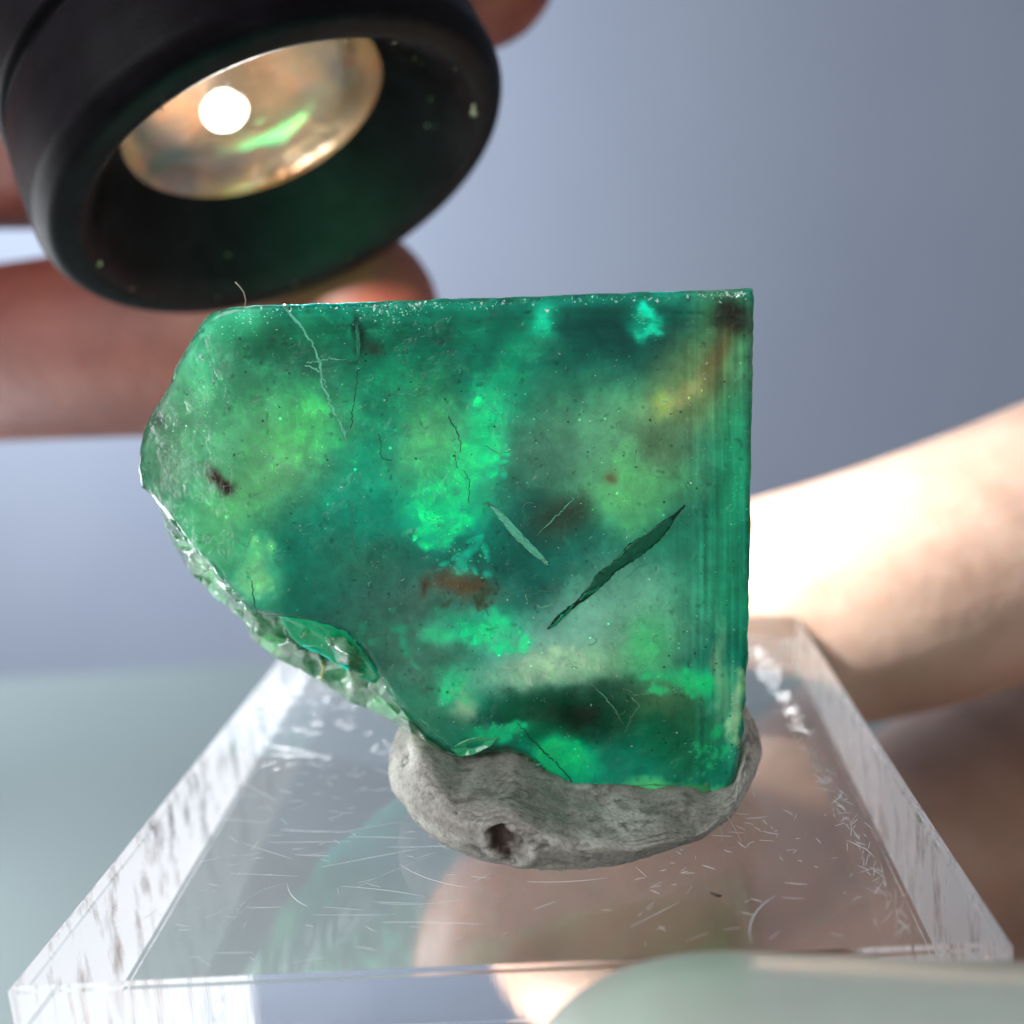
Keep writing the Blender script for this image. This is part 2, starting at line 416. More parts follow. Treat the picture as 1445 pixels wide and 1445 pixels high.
# colour zones of the crystal, its inner light flashes painted in as bright greens: x, y, rx, ry, turn, colour, amount, edge sharpness
ZONES = [
    (520, 452, 290, 62, 0, (0, 84, 70), .85, 2.2), (350, 468, 100, 46, 0, (4, 80, 66), .85, 2.2), (700, 430, 420, 26, 0, (0, 84, 72), .7, 2), (860, 470, 210, 58, 0, TEALD, .85, 2.5), (870, 452, 90, 32, 0, (0, 78, 74), .8, 3),  # top band coloured darker to offset the torch's glow there
    (600, 520, 130, 60, 0, (0, 116, 88), .6, 2), (250, 560, 62, 120, .3, (84, 142, 108), .85, 2), (290, 480, 55, 45, .4, (60, 138, 110), .6, 2),
    (380, 640, 105, 95, .2, LIME, .8, 1.8), (450, 600, 60, 40, 0, (84, 176, 108), .6, 2), (330, 720, 70, 60, 0, (96, 170, 104), .6, 2),
    (235, 640, 36, 70, 0, (92, 130, 100), .8, 2.5), (300, 770, 60, 50, .6, (80, 156, 100), .6, 2),
    (520, 660, 70, 130, .2, (0, 146, 108), .7, 2), (470, 740, 110, 60, -.4, (0, 140, 108), .75, 2), (420, 800, 80, 60, -.3, (0, 118, 90), .8, 2),
    (360, 800, 28, 50, -.4, (70, 170, 120), .7, 2), (348, 812, 18, 22, 0, (150, 222, 150), .7, 2),
    (610, 625, 48, 62, 0, (80, 156, 104), .85, 2.4), (600, 560, 60, 40, 0, (40, 140, 96), .5, 2),
    (690, 610, 34, 70, .5, GLOW, .85, 2), (720, 540, 28, 60, .45, (10, 160, 120), .6, 2), (640, 700, 60, 50, 0, (30, 190, 130), .7, 2),
    (620, 735, 42, 34, 0, (12, 214, 150), .9, 2.5), (655, 760, 50, 22, .3, (10, 180, 140), .5, 2),
    (770, 455, 16, 26, 0, (0, 170, 140), .7, 2), (905, 450, 26, 24, -.4, (0, 140, 118), .7, 3),
    (880, 590, 130, 60, -.1, SAGE, .8, 2), (830, 660, 110, 60, 0, (88, 134, 104), .75, 2), (760, 660, 50, 60, 0, (70, 124, 96), .6, 2),
    (890, 690, 90, 55, -.3, (92, 172, 106), .85, 2.2), (960, 545, 45, 80, .5, (112, 132, 78), .75, 2), (1020, 500, 42, 80, 0, (92, 140, 92), .8, 2.2),
    (1000, 560, 30, 40, 0, (110, 120, 70), .5, 2), (940, 630, 24, 30, 0, (80, 100, 70), .6, 2),
    (1022, 444, 24, 34, .2, (44, 30, 22), .97, 2.5), (1003, 500, 16, 34, .35, (128, 92, 52), .75, 2), (968, 545, 30, 12, -.8, (150, 144, 92), .7, 2),
    (938, 568, 12, 18, -.4, (170, 176, 90), .6, 2), (1010, 525, 22, 26, 0, (96, 84, 48), .5, 2), (865, 665, 12, 9, 0, (110, 84, 50), .7, 2),
    (1030, 650, 34, 120, 0, (24, 146, 96), .8, 2.2), (1030, 820, 34, 90, 0, (8, 128, 88), .75, 2), (980, 800, 60, 90, 0, (36, 132, 96), .6, 2),
    (730, 560, 40, 90, .35, (0, 128, 100), .4, 2),
    (640, 800, 120, 50, 0, (0, 110, 92), .75, 2), (760, 740, 70, 60, 0, (0, 104, 86), .75, 2), (800, 730, 34, 36, .3, (66, 66, 48), .75, 2), (845, 780, 50, 40, .6, (0, 112, 92), .5, 2),
    (560, 760, 60, 40, 0, (0, 118, 92), .5, 2), (530, 790, 60, 30, 0, (60, 116, 90), .6, 2),
    (610, 850, 110, 40, 0, (74, 112, 96), .75, 2), (650, 826, 36, 14, .1, (112, 78, 44), .85, 2), (606, 832, 8, 14, 0, (90, 62, 40), .9, 2),
    (670, 885, 62, 26, -.1, (0, 190, 136), .85, 2.4), (690, 892, 40, 12, 0, (30, 232, 160), .85, 2), (622, 893, 12, 9, 0, (10, 224, 150), .9, 2),
    (720, 880, 26, 26, 0, (0, 178, 128), .6, 2), (590, 930, 80, 60, .3, (78, 120, 98), .75, 2), (520, 890, 60, 34, .5, (50, 118, 92), .6, 2),
    (640, 965, 30, 26, 0, (20, 196, 132), .8, 2), (650, 985, 14, 20, 0, (166, 190, 150), .8, 2), (600, 1000, 50, 36, .5, (56, 134, 98), .6, 2),
    (800, 890, 100, 44, -.35, (122, 170, 152), .85, 2.2), (770, 935, 70, 26, -.2, PALE, .9, 2.4), (860, 930, 70, 30, 0, (140, 186, 142), .75, 2), (900, 870, 70, 60, 0, (98, 160, 124), .7, 2),
    (915, 915, 26, 30, 0, (60, 190, 112), .7, 2), (965, 960, 45, 18, .1, (24, 206, 124), .8, 2), (850, 830, 70, 40, -.5, (90, 150, 126), .5, 2),
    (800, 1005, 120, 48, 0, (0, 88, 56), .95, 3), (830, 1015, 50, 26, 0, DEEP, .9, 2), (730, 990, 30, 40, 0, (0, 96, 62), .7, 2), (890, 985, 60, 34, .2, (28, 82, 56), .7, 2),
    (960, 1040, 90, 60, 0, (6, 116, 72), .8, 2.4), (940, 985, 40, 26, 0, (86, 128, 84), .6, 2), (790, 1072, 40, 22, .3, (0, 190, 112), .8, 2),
    (700, 1030, 44, 12, 0, (0, 176, 110), .7, 2), (900, 1116, 130, 13, 0, (86, 206, 124), .9, 3), (990, 1114, 40, 10, 0, (60, 180, 112), .7, 2),
    (305, 676, 22, 14, .6, (72, 40, 28), .95, 2.2), (312, 684, 10, 8, .6, (50, 26, 18), .9, 2), (226, 585, 12, 18, .4, (62, 82, 62), .8, 2),
    (508, 470, 7, 34, 0, (20, 40, 36), .8, 2.4), (530, 492, 16, 9, 0, (58, 66, 48), .7, 2), (462, 540, 16, 80, -.28, (48, 112, 88), .5, 2),
    (1012, 950, 10, 60, 0, (120, 160, 116), .5, 2), (1034, 1000, 8, 40, 0, (150, 190, 140), .6, 2),
]
_r = np.random.default_rng(21)
for (cx, cy_, rad, flat, nb, cc) in ((620, 742, 36, .8, 26, (20, 226, 158)), (655, 790, 46, .5, 16, (6, 176, 138)), (690, 888, 52, .45, 30, (24, 232, 160)), (640, 965, 26, .9, 14, (24, 206, 136)),
                                     (785, 1072, 34, .6, 22, (10, 206, 122)), (960, 962, 44, .4, 16, (28, 214, 128)), (690, 620, 30, 2.0, 18, (16, 200, 146)), (700, 1030, 44, .3, 12, (0, 190, 120)),
                                     (905, 452, 22, 1.0, 12, (0, 160, 134)), (1000, 1060, 50, .8, 16, (20, 160, 96)), (560, 900, 60, .7, 14, (40, 140, 104)), (780, 930, 70, .35, 24, (188, 214, 182)),
                                     (1040, 1000, 9, 6, 18, (140, 200, 140)), (360, 800, 26, 1.6, 10, (120, 206, 140)), (660, 842, 34, .5, 12, (70, 88, 60))):
    for _ in range(nb):  # small blobs, mostly bright, painting the sparkle inside the crystal
        rr_ = rad*math.sqrt(_r.random()); aa_ = _r.uniform(0, 6.28); sz = _r.uniform(2.5, 8.5)
        ZONES.append((cx+rr_*math.cos(aa_), cy_+flat*rr_*math.sin(aa_), sz, sz*_r.uniform(.5, 1), _r.uniform(0, 3), cc, _r.uniform(.45, .95), 2.2))
def crystal_colour(u, v, depth=0.0):
    wx = 24*fbm(u/75, v/75, depth*0.1, 5, 101, 0.5)+5*fbm(u/16, v/16, depth*0.2, 3, 111)
    wy = 24*fbm(u/75, v/75, depth*0.1+7, 5, 121, 0.5)+5*fbm(u/16, v/16, depth*0.2+7, 3, 131)
    x, y = u+wx, v+wy
    f = fbm(u/120, v/120, depth*.1, 4, 141)[..., None]
    c = lin(TEAL)+(lin(TEALM)-lin(TEAL))*np.clip(f*1.4, 0, 1)+(lin(TEALD)-lin(TEAL))*np.clip(-f*1.6, 0, 1)
    for (a, b, rx, ry, rot, cc, am, p) in ZONES:
        dx, dy = x-a, y-b
        cr, sr = math.cos(rot), math.sin(rot)
        e = np.sqrt(((dx*cr+dy*sr)/rx)**2+((-dx*sr+dy*cr)/ry)**2)
        k = am*np.exp(-(e/1.05)**(p*1.15))
        c = c+(lin(cc)-c)*k[..., None]
    # cloudy mottling, feathery veils and vertical growth lines near the prism edge
    mot = fbm(u/26, v/26, 3, 5, 151); fine = fbm(u/6.5, v/6.5, 1, 3, 161)
    c = c*(1+0.18*mot+0.06*fine+0.03*fbm(u/3.2, v/3.2, 6, 2, 166))[..., None]
    veil = np.exp(-(np.abs(fbm(u/55, v/55, 5, 5, 171))/0.03)**2)*sstep(-.1, .4, fbm(u/120, v/120, 9, 2, 181))
    c = c+(lin((110, 180, 140))-c)*(0.08*veil)[..., None]
    gr = fbm(u/5.5, v/130, 2, 3, 191)*sstep(930, 1010, u)
    c = c*(1+0.34*gr)[..., None]
    hz = fbm(u/140, v/5, 2, 3, 195)*sstep(560, 430, v)
    c = c*(1+0.16*hz)[..., None]
    dk = sstep(.46, .7, fbm(u/9, v/9, 4, 3, 201))
    c = c*(1-0.28*dk)[..., None]
    lum = (c*np.array([0.25, 0.6, 0.15])).sum(-1, keepdims=True)
    c = c*1.56*np.clip(lum/0.18, 0.06, 1.5)**0.66
    c = c/(1+np.maximum(0, c.max(-1, keepdims=True)-0.50)*0.8)
    return np.clip(c, 0.0005, 0.95)

def crystal_mesh():
    n, nr = 900, 300
    Fo, So = resample(FRONT, SIL, n)
    # roughen the outlines a little
    s = np.arange(n)
    Fo = Fo+np.c_[fbm(s/7.0, s*0+3, 0, 3, 5), fbm(s/7.0, s*0+9, 0, 3, 6)]*1.6
    So = So+np.c_[fbm(s/9.0, s*0+13, 0, 3, 7), fbm(s/9.0, s*0+19, 0, 3, 8)]*2.0
    gap = np.linalg.norm(So-Fo, axis=1); strip = sstep(5, 14, gap)
    So = np.where(strip[:, None] > 0.02, So, Fo+(CEN-Fo)*0.002)
    rings, cols, clear = [], [], []
    def push(uv, Y, colour, cl, disp=None):
        Yv = np.zeros(len(uv))+Y+(0 if disp is None else disp)
        dv = ((uv[:, :1]-722.5)/FPX)*RT-((uv[:, 1:]-722.5)/FPX)*UP+FW
        P = C+dv*((Yv-C[1])/dv[:, 1])[:, None]
        rings.append(P); cols.append(colour); clear.append(np.zeros(len(uv))+cl)
    rr = np.linspace(0, 1, nr)**0.92
    for r in rr[1:]:
        uv = CEN+(Fo-CEN)*r
        u, v = uv[:, 0], uv[:, 1]
        d = 0.20*fbm(u/150, v/150, 0, 2, 211)+0.05*fbm(u/30, v/30, 0, 1, 221)
        d = d+0.02*fbm(u/8, v/170, 0, 3, 241)*sstep(930, 1000, u)
        pit = sstep(0.30, 0.6, fbm(u/12, v/12, 7, 3, 251)); d = d+0.006*pit
        etch = np.abs(fbm(u/14, v/14, 11, 3, 261)); d = d+0.004*np.exp(-(etch/0.04)**2)*sstep(-.1, .3, fbm(u/90, v/90, 3, 2, 271))
        edge = np.minimum(1, (1-r)*np.linalg.norm(Fo-CEN, axis=1)/11)         # rounds over at the rim
        d = d+0.16*(1-edge)**2+0.9*sstep(340, 200, u)*sstep(0, 1, (1-edge)*0)
        d = d+1.9*sstep(370, 190, u)**1.6                                    # left end curves away
        cl = 0.08+0.30*sstep(300, 215, u)+0.62*sstep(1.0, 0.1, edge)*(0.6+0.4*sstep(-.3, .3, fbm(u/14, v/14, 5, 2, 77)))
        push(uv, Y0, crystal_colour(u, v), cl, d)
    # the broken flank, the sides, then the back
    SD = np.c_[rng.uniform(190, 800, 520), rng.uniform(690, 1140, 520), rng.normal(0, 0.03, 520), rng.normal(0, 0.03, 520), rng.normal(0, 0.08, 520), rng.random(520)]
    ns = 26
    Fdisp = 0.16+1.9*sstep(370, 190, Fo[:, 0])**1.6
    for i in range(1, ns+1):
        t = i/ns
        uv = Fo+(So-Fo)*t
        u, v = uv[:, 0], uv[:, 1]
        cid = np.argmin((u[:, None]-SD[None, :, 0])**2+(v[:, None]-SD[None, :, 1])**2, axis=1)
        tilt = strip*((u-SD[cid, 0])*SD[cid, 2]+(v-SD[cid, 1])*SD[cid, 3]+SD[cid, 4])*min(1, t*4)*min(1, (1-t)*5)
        dep = tilt+Fdisp+0.55*t+strip*(2.6*t**1.3+0.35*np.sin(t*9+u/23)*t*(1-t)*2)+0.22*strip*fbm(u/12, v/12, t*3, 3, 281)
        q = fbm(u/22, v/22, t*2, 3, 291); q2 = fbm(u/7, v/7, t*4, 3, 301)
        cF = crystal_colour(u, v)
        a = lin((205, 232, 205)); b = lin((100, 168, 120)); e = lin((150, 196, 150)); gg = lin((30, 190, 110))
        ch = b+(a-b)*sstep(-.15, .35, q)[:, None]; ch = ch+(e-ch)*sstep(.1, .5, q2)[:, None]*.6
        pick = SD[cid, 5][:, None]
        ch = np.where(pick > 0.8, lin((170, 240, 186)), np.where(pick < 0.15, lin((96, 150, 110)), ch))*(1+0.25*q2)[:, None]
        ch = ch+(gg-ch)*(0.75*sstep(560, 640, u)*sstep(.4, -.2, q))[:, None]
        c = cF+(ch-cF)*(strip*min(1, t*6))[:, None]
        push(uv, Y0+dep, c, 0.12+0.40*strip)
    for i in range(1, 25):
        t = i/24
        uv = CEN+(So-CEN)*(1-0.035*t-0.10*strip[:, None]*t)
        dep = Fdisp+0.55+2.6*strip+(10.5-1.6*strip)*t
        u, v = uv[:, 0], uv[:, 1]
        push(uv, Y0+dep+0.25*fbm(u/20, v/20, t*8, 3, 311), crystal_colour(u, v, 40*t), 0.3)
    last = CEN+(So-CEN)*(1-0.035-0.10*strip[:, None])
    Yb = Y0+Fdisp+0.55+2.6*strip+(10.5-1.6*strip)
    for r in np.linspace(1, 0.02, 26)[1:]:
        uv = CEN+(last-CEN)*r
        u, v = uv[:, 0], uv[:, 1]
        push(uv, Yb*r+(Y0+12.2)*(1-r)+0.3*fbm(u/40, v/40, 40, 3, 321), crystal_colour(u, v, 60), 0.3)
    V = np.concatenate([plane(CEN[None], Y0)]+rings)
    Cc = np.concatenate([crystal_colour(CEN[None, 0:1].ravel(), CEN[None, 1:2].ravel())]+cols)
    K = np.concatenate([[0.1]]+clear)
    k = len(rings)
    i = np.arange(n); j = (i+1) % n
    F = [(0, int(b), int(a)) for a, b in zip(1+i, 1+j)]
    for q in range(k-1):
        o = 1+q*n; p = o+n
        F += list(zip((o+i).tolist(), (o+j).tolist(), (p+j).tolist(), (p+i).tolist()))
    o = 1+(k-1)*n
    F.append(tuple((o+i).tolist()))
    return mesh_from(V, F, Cc, {'clear': K})

m = NT('emerald').set(Roughness=0.12, IOR=1.57)
za = m.n('ShaderNodeAttribute', attribute_name='zone'); ka = m.n('ShaderNodeAttribute', attribute_name='clear')
nA = m.noise(0.9, 6, 0.62, dist=0.8)
gA = m.math('MULTIPLY_ADD', nA, 0.9, 0.55)
ln1 = m.math('ABSOLUTE', m.math('SUBTRACT', m.noise(0.75, 5, 0.6, dist=1.2), 0.5))
ln2 = m.math('ABSOLUTE', m.math('SUBTRACT', m.noise(1.3, 4, 0.6, m.stretch((1.6, 1, 0.5)), 0.9), 0.52))
mk1 = m.ramp(m.noise(0.22, 3), [(0.46, (0, 0, 0)), (0.60, (1, 1, 1))]); mk2 = m.ramp(m.noise(0.31, 3, 0.5, m.stretch((1, 3, 1.1))), [(0.5, (0, 0, 0)), (0.62, (1, 1, 1))])
d1 = m.math('MULTIPLY', m.math('SUBTRACT', 1.0, m.math('MINIMUM', m.math('MULTIPLY', ln1, 70.0), 1.0)), mk1)
d2 = m.math('MULTIPLY', m.math('SUBTRACT', 1.0, m.math('MINIMUM', m.math('MULTIPLY', ln2, 60.0), 1.0)), mk2)
vo = m.n('ShaderNodeTexVoronoi'); vo.inputs['Scale'].default_value = 3.4; m.l(m.mm, vo.inputs['Vector'])
sv = m.n('ShaderNodeSeparateColor'); m.l(vo.outputs['Color'], sv.inputs[0])
rare = m.math('GREATER_THAN', sv.outputs[0], 0.90); rare2 = m.math('GREATER_THAN', sv.outputs[1], 0.93)
dot = m.math('LESS_THAN', vo.outputs['Distance'], m.math('MULTIPLY', sv.outputs[2], 0.24))
gain = m.math('ADD', gA, m.math('MULTIPLY', m.math('MULTIPLY', rare, dot), 0.9))  # rare dots lighten the base colour as painted sparkle
gain = m.math('ADD', m.math('SUBTRACT', gain, m.math('MULTIPLY', d1, 0.22)), m.math('MULTIPLY', d2, 0.30))
gain = m.math('MAXIMUM', m.math('SUBTRACT', gain, m.math('MULTIPLY', m.math('MULTIPLY', rare2, dot), 0.7)), 0.15)
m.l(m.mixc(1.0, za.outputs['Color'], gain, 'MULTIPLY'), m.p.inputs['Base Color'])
m.l(ka.outputs['Fac'], m.p.inputs['Transmission Weight'])
m.p.inputs['Subsurface Weight'].default_value = 0.27
m.p.inputs['Subsurface Radius'].default_value = (0.55, 1.0, 0.8)
m.p.inputs['Specular IOR Level'].default_value = 0.12
m.p.inputs['Subsurface Scale'].default_value = 12.0*MM
fine = m.noise(2.6, 6, 0.68); etch = m.n('ShaderNodeTexVoronoi', feature='DISTANCE_TO_EDGE'); etch.inputs['Scale'].default_value = 1.6
wv = m.n('ShaderNodeVectorMath', operation='ADD'); m.l(m.mm, wv.inputs[0])
nz = m.n('ShaderNodeTexNoise'); nz.inputs['Scale'].default_value = 1.2; m.l(m.mm, nz.inputs['Vector']); m.l(nz.outputs['Color'], wv.inputs[1])
m.l(wv.outputs[0], etch.inputs['Vector'])
ee = m.ramp(etch.outputs['Distance'], [(0.0, (0, 0, 0)), (0.035, (1, 1, 1))])
h1 = m.math('ADD', m.math('MULTIPLY', fine, 0.8), m.math('MULTIPLY', ee, 0.10))
m.p.inputs['Coat Weight'].default_value = 0.42; m.p.inputs['Coat Roughness'].default_value = 0.035; m.p.inputs['Coat IOR'].default_value = 1.5
ridge = m.math('ADD', m.math('ADD', d1, d2), m.math('MULTIPLY', dot, 0.6))
gl = m.ramp(m.noise(0.5, 4, 0.6), [(0.52, (0, 0, 0)), (0.66, (1, 1, 1))])
hc = m.math('ADD', m.math('MULTIPLY', ridge, 0.35), m.math('MULTIPLY', m.math('MULTIPLY', m.noise(2.4, 5, 0.7), gl), 1.6))
hc = m.math('ADD', hc, m.math('MULTIPLY', m.noise(0.35, 3, 0.5), 0.8))
m.l(m.bump(hc, 0.14, 1.0), m.p.inputs['Coat Normal'])
emerald_mat = m.m
crystal = empty('emerald_crystal')
tag(crystal, 'large rough green emerald crystal standing in the grey putty', 'crystal')
link('body', crystal_mesh(), emerald_mat, crystal)

def gem_mat(name, c, rough=0.25, trans=0.0, coat=0.15, sss=0.5):
    q = NT(name).set(Roughness=rough, IOR=1.57)
    q.l(q.mixc(1.0, L4(*c), q.ramp(q.noise(3.0, 5, 0.7), [(0.3, (0.75, 0.75, 0.75)), (0.6, (1, 1, 1))]), 'MULTIPLY'), q.p.inputs['Base Color'])
    q.p.inputs['Specular IOR Level'].default_value = 0.2; q.p.inputs['Subsurface Weight'].default_value = sss; q.p.inputs['Subsurface Scale'].default_value = 8*MM; q.p.inputs['Subsurface Radius'].default_value = (.6, 1, .8)
    q.p.inputs['Transmission Weight'].default_value = trans; q.p.inputs['Coat Weight'].default_value = coat
    q.l(q.bump(q.noise(1.6, 4, 0.6), 0.06, 1.0), q.p.inputs['Normal'])
    return q.m
dark_needle = gem_mat('needle_dark', (5, 46, 36), 0.3, sss=0.2)
pale_needle = gem_mat('needle_pale', (74, 140, 108), 0.3)
crack_pale = gem_mat('crack_pale', (112, 166, 130), 0.35)
crack_dark = gem_mat('crack_dark', (24, 70, 52), 0.4, sss=0.2)
facet_mat = gem_mat('chip_green', (8, 196, 122), 0.12, 0.0, 0.2, 0.7)

def surf(u, v):
    """point on the crystal's front face, mm"""
    uu, vv = np.array([u], float), np.array([v], float)
    return at(u, v, Y0+float((0.20*fbm(uu/150, vv/150, 0, 2, 211)+0.05*fbm(uu/30, vv/30, 0, 1, 221)+1.9*sstep(370, 190, uu)**1.6)[0]))
def streak(name, pts, widths, mat, jit=2.0, step=4.0, proud=0.008, flat=0.2, label=None, seed=0):
    """thin blade that lies in the front face along a polyline (widths in photo pixels)"""
    r = np.random.default_rng(seed+len(pts)*13+int(pts[0][0]))
    p = np.array(pts, float); s = np.r_[0, np.cumsum(np.linalg.norm(np.diff(p, axis=0), axis=1))]
    t = np.arange(0, s[-1]+1e-6, step)
    if len(t) < 3: t = np.linspace(0, s[-1], 4)
    x, y = np.interp(t, s, p[:, 0]), np.interp(t, s, p[:, 1])
    wd = np.interp(t, s, np.array(widths, float) if np.ndim(widths) else np.full(len(p), float(widths)))
    x = x+r.normal(0, jit, len(t)); y = y+r.normal(0, jit, len(t))
    g_ = np.interp(t, np.arange(0, s[-1]+16, 14.0), r.normal(size=len(np.arange(0, s[-1]+16, 14.0)))); wd = np.maximum(0.25, wd*(1+0.16*g_+0.05*r.normal(size=len(t))))
    P = np.array([surf(a, b) for a, b in zip(x, y)])
    mmpx = 52/FPX
    P[:, 1] += wd*0.5*mmpx*flat-proud
    o = link(name, mesh_from(*tube(P, wd*0.5*mmpx, 8, True, flat, (0, -1, 0))), mat, crystal)
    if label: o['label'] = label
    return o
streak('needle_inclusion', [(772, 888), (790, 870), (815, 850), (838, 830), (858, 806), (890, 782), (922, 757), (938, 742), (952, 728), (968, 711)],
       [2, 8, 6, 13, 20, 23, 21, 14, 5, 2], dark_needle, 0.35, 2.5, 0.03, 0.12, 'dark green needle shaped channel running diagonally')
streak('needle_inclusion', [(686, 708), (706, 726), (728, 752), (750, 774), (774, 797)], [2, 11, 16, 13, 6], pale_needle, 0.3, 2.5, 0.02, 0.12, 'pale green needle shaped channel')
streak('needle_edge', [(776, 886), (796, 868), (812, 852)], [3, 4, 2], facet_mat, 1.0, 3, 0.06, 0.4)
streak('needle_edge', [(818, 846), (834, 834), (846, 828)], [2, 4, 2], facet_mat, 1.2, 3, 0.06, 0.4)
for pts, wd, mt in (
        ([(400, 430), (420, 455), (440, 482), (450, 508), (456, 545), (470, 578), (484, 606), (490, 624)], [7, 5, 4, 6, 5, 4, 5, 2], crack_pale),
        ([(504, 456), (507, 480), (505, 512)], [7, 11, 6], crack_dark), ([(505, 520), (503, 545), (498, 580), (494, 606)], [3, 2, 2, 2], crack_dark),
        ([(432, 512), (470, 506), (500, 510)], [2, 2, 1.5], crack_pale), ([(430, 515), (452, 525), (462, 548)], [2, 3, 2], crack_pale),
        ([(538, 557), (575, 556), (612, 558)], 1.6, pale_needle), ([(536, 612), (537, 640), (540, 648), (552, 649)], 1.4, crack_dark),
        ([(632, 588), (642, 602), (650, 624), (648, 640)], [3, 3, 2, 1.5], crack_dark), ([(642, 642), (646, 660)], 1.5, crack_dark), ([(654, 664), (662, 675), (662, 712)], 1.3, crack_dark),
        ([(757, 756), (776, 738), (798, 716), (812, 700)], [1, 3, 3, 1], pale_needle), ([(742, 838), (746, 850), (762, 857), (784, 852), (792, 842)], 1.8, crack_pale),
        ([(745, 840), (760, 836), (776, 833), (790, 836)], 1.4, crack_pale), ([(498, 706), (496, 740), (498, 766), (504, 790)], 1.3, pale_needle),
        ([(476, 786), (496, 800), (520, 816)], 1.3, pale_needle), ([(355, 820), (358, 846), (364, 868)], [2, 3, 1.5], crack_dark), ([(364, 742), (352, 764), (344, 776)], 1.4, crack_pale),
        ([(826, 958), (850, 980), (868, 1000), (880, 1024)], [1, 2, 2, 1], (crack_pale)), ([(892, 984), (902, 996), (892, 1012), (882, 1034)], 1.6, crack_pale),
        ([(878, 972), (898, 980), (918, 980)], 1.6, crack_pale), ([(684, 628), (704, 640), (722, 636)], 1.2, pale_needle), ([(770, 564), (800, 557), (824, 564)], [1, 2, 1], crack_pale),
        ([(500, 892), (520, 897), (545, 892), (552, 884)], 1.4, crack_pale), ([(545, 880), (544, 910), (546, 940)], 1.2, pale_needle), ([(690, 870), (680, 852), (672, 838)], 1.4, pale_needle),
        ([(880, 820), (900, 800), (930, 790)], 1.0, pale_needle), ([(966, 680), (976, 706), (984, 724)], 1.2, pale_needle), ([(730, 1020), (758, 1052), (790, 1082), (808, 1104)], [2, 3, 3, 2], crack_dark),
        ([(640, 1056), (600, 1022), (566, 984)], [2, 2, 1], crack_pale),
        ([(452, 934), (457, 944), (452, 962)], [3, 5, 4], gem_mat('rust_seam', (128, 86, 40), 0.4))):
    streak('fracture', pts, np.array(wd, float)*0.75 if np.ndim(wd) else wd*0.75, mt, 0.9, 3.0, 0.006, 0.15)

def facet(pts, mat, dome=0.10, lift=0.05, label=None, line=None):
    """a conchoidal chip: shallow dished face with its own rim"""
    p = np.array(pts, float)
    p = np.concatenate([p[i]+(p[(i+1) % len(p)]-p[i])*np.linspace(0, 1, 6)[:5, None] for i in range(len(p))])
    p = p+rng.normal(0, 0.7, p.shape); c = p.mean(0); V, F = [], []
    n = len(p); k = 10
    def on(q):
        if line is None: return surf(*q)
        (x0, y0), (x1, y1) = line; ex, ey = x1-x0, y1-y0; ln = math.hypot(ex, ey)
        dist = max(0.0, ((q[1]-y0)*ex-(q[0]-x0)*ey)/ln)        # how far out on the broken flank
        return at(q[0], q[1], Y0+0.1+0.036*dist)
    for i in range(k+1):
        t = 1-i/k
        for q in p:
            uv = c+(q-c)*t; P = on(uv); P[1] += -lift+dome*(1-t*t)*1.0+0.10*t*float(fbm(np.array([uv[0]/13]), np.array([uv[1]/13]), 0, 3, 9)[0]); V.append(P)
    for q in p:
        P = on(q); P[1] += 0.3; V.append(P)
    for i in range(k):
        for j in range(n): F.append((i*n+j, i*n+(j+1) % n, (i+1)*n+(j+1) % n, (i+1)*n+j))
    o = (k+1)*n
    for j in range(n): F.append((o+j, o+(j+1) % n, (j+1) % n, j))
    ob = link('chip_facet', mesh_from(V, F), mat, crystal)
    if label: ob['label'] = label
facet([(392, 868), (420, 872), (446, 876), (470, 884), (490, 892), (504, 908), (516, 924), (528, 942), (536, 956), (530, 963), (508, 956), (480, 938), (452, 922), (428, 912), (410, 896)],
      facet_mat, 0.30, 0.12, 'bright green chip on the lower edge', ((392, 862), (540, 950)))
facet([(636, 1056), (652, 1046), (672, 1040), (704, 1041), (692, 1052), (668, 1064), (650, 1068)], gem_mat('chip_bright', (44, 216, 132), 0.12, 0.1, 1.0), 0.12, 0.08)
facet([(806, 1104), (850, 1108), (900, 1108), (960, 1106), (1000, 1104), (1004, 1116), (960, 1123), (900, 1122), (850, 1116)], gem_mat('chip_base', (74, 196, 112), 0.2, 0.15, 0.8), 0.05, 0.03)

# glittering splinters along the upper edge and dust on the face
m = NT('splinter').set(Roughness=0.12, Metallic=0.0, IOR=1.57)
m.p.inputs['Base Color'].default_value = (0.75, 0.86, 0.80, 1); m.p.inputs['Specular IOR Level'].default_value = 1.0
m.p.inputs['Coat Weight'].default_value = 1.0; m.p.inputs['Coat IOR'].default_value = 2.0
splinter = m.m
def grains(name, spots, mat, lo, hi):
    V, F = [], []
    for (u, v) in spots:
        s = rng.uniform(lo, hi)*0.033; c = surf(u, v); c[1] -= 0.02
        ax = rng.normal(size=3); ax /= np.linalg.norm(ax)
        pts = []
        for k in range(5):
            d = rng.normal(size=3); d /= np.linalg.norm(d); pts.append(c+d*s*rng.uniform(0.6, 1.2)+ax*s*rng.uniform(-1, 1))
        o = len(V); V += pts; F += [(o, o+1, o+2), (o, o+2, o+3), (o+1, o+2, o+4), (o+2, o+3, o+4), (o, o+3, o+1), (o+1, o+3, o+4)]
    ob = link(name, mesh_from(V, F), mat, crystal, smooth=False); ob['kind'] = 'stuff'
spots = []
for i in range(520):
    u = 330+rng.random()*725; base = 431-(u-400)*0.033
    dens = math.exp(-((u-360)/45)**2)+math.exp(-((u-540)/50)**2)+0.7*math.exp(-((u-680)/60)**2)+0.35+0.9*math.exp(-((u-1030)/22)**2)
    if rng.random() < dens/1.6: spots.append((u, base+3+abs(rng.normal(0, 6+9*math.exp(-((u-360)/60)**2)+5*math.exp(-((u-540)/50)**2)))))
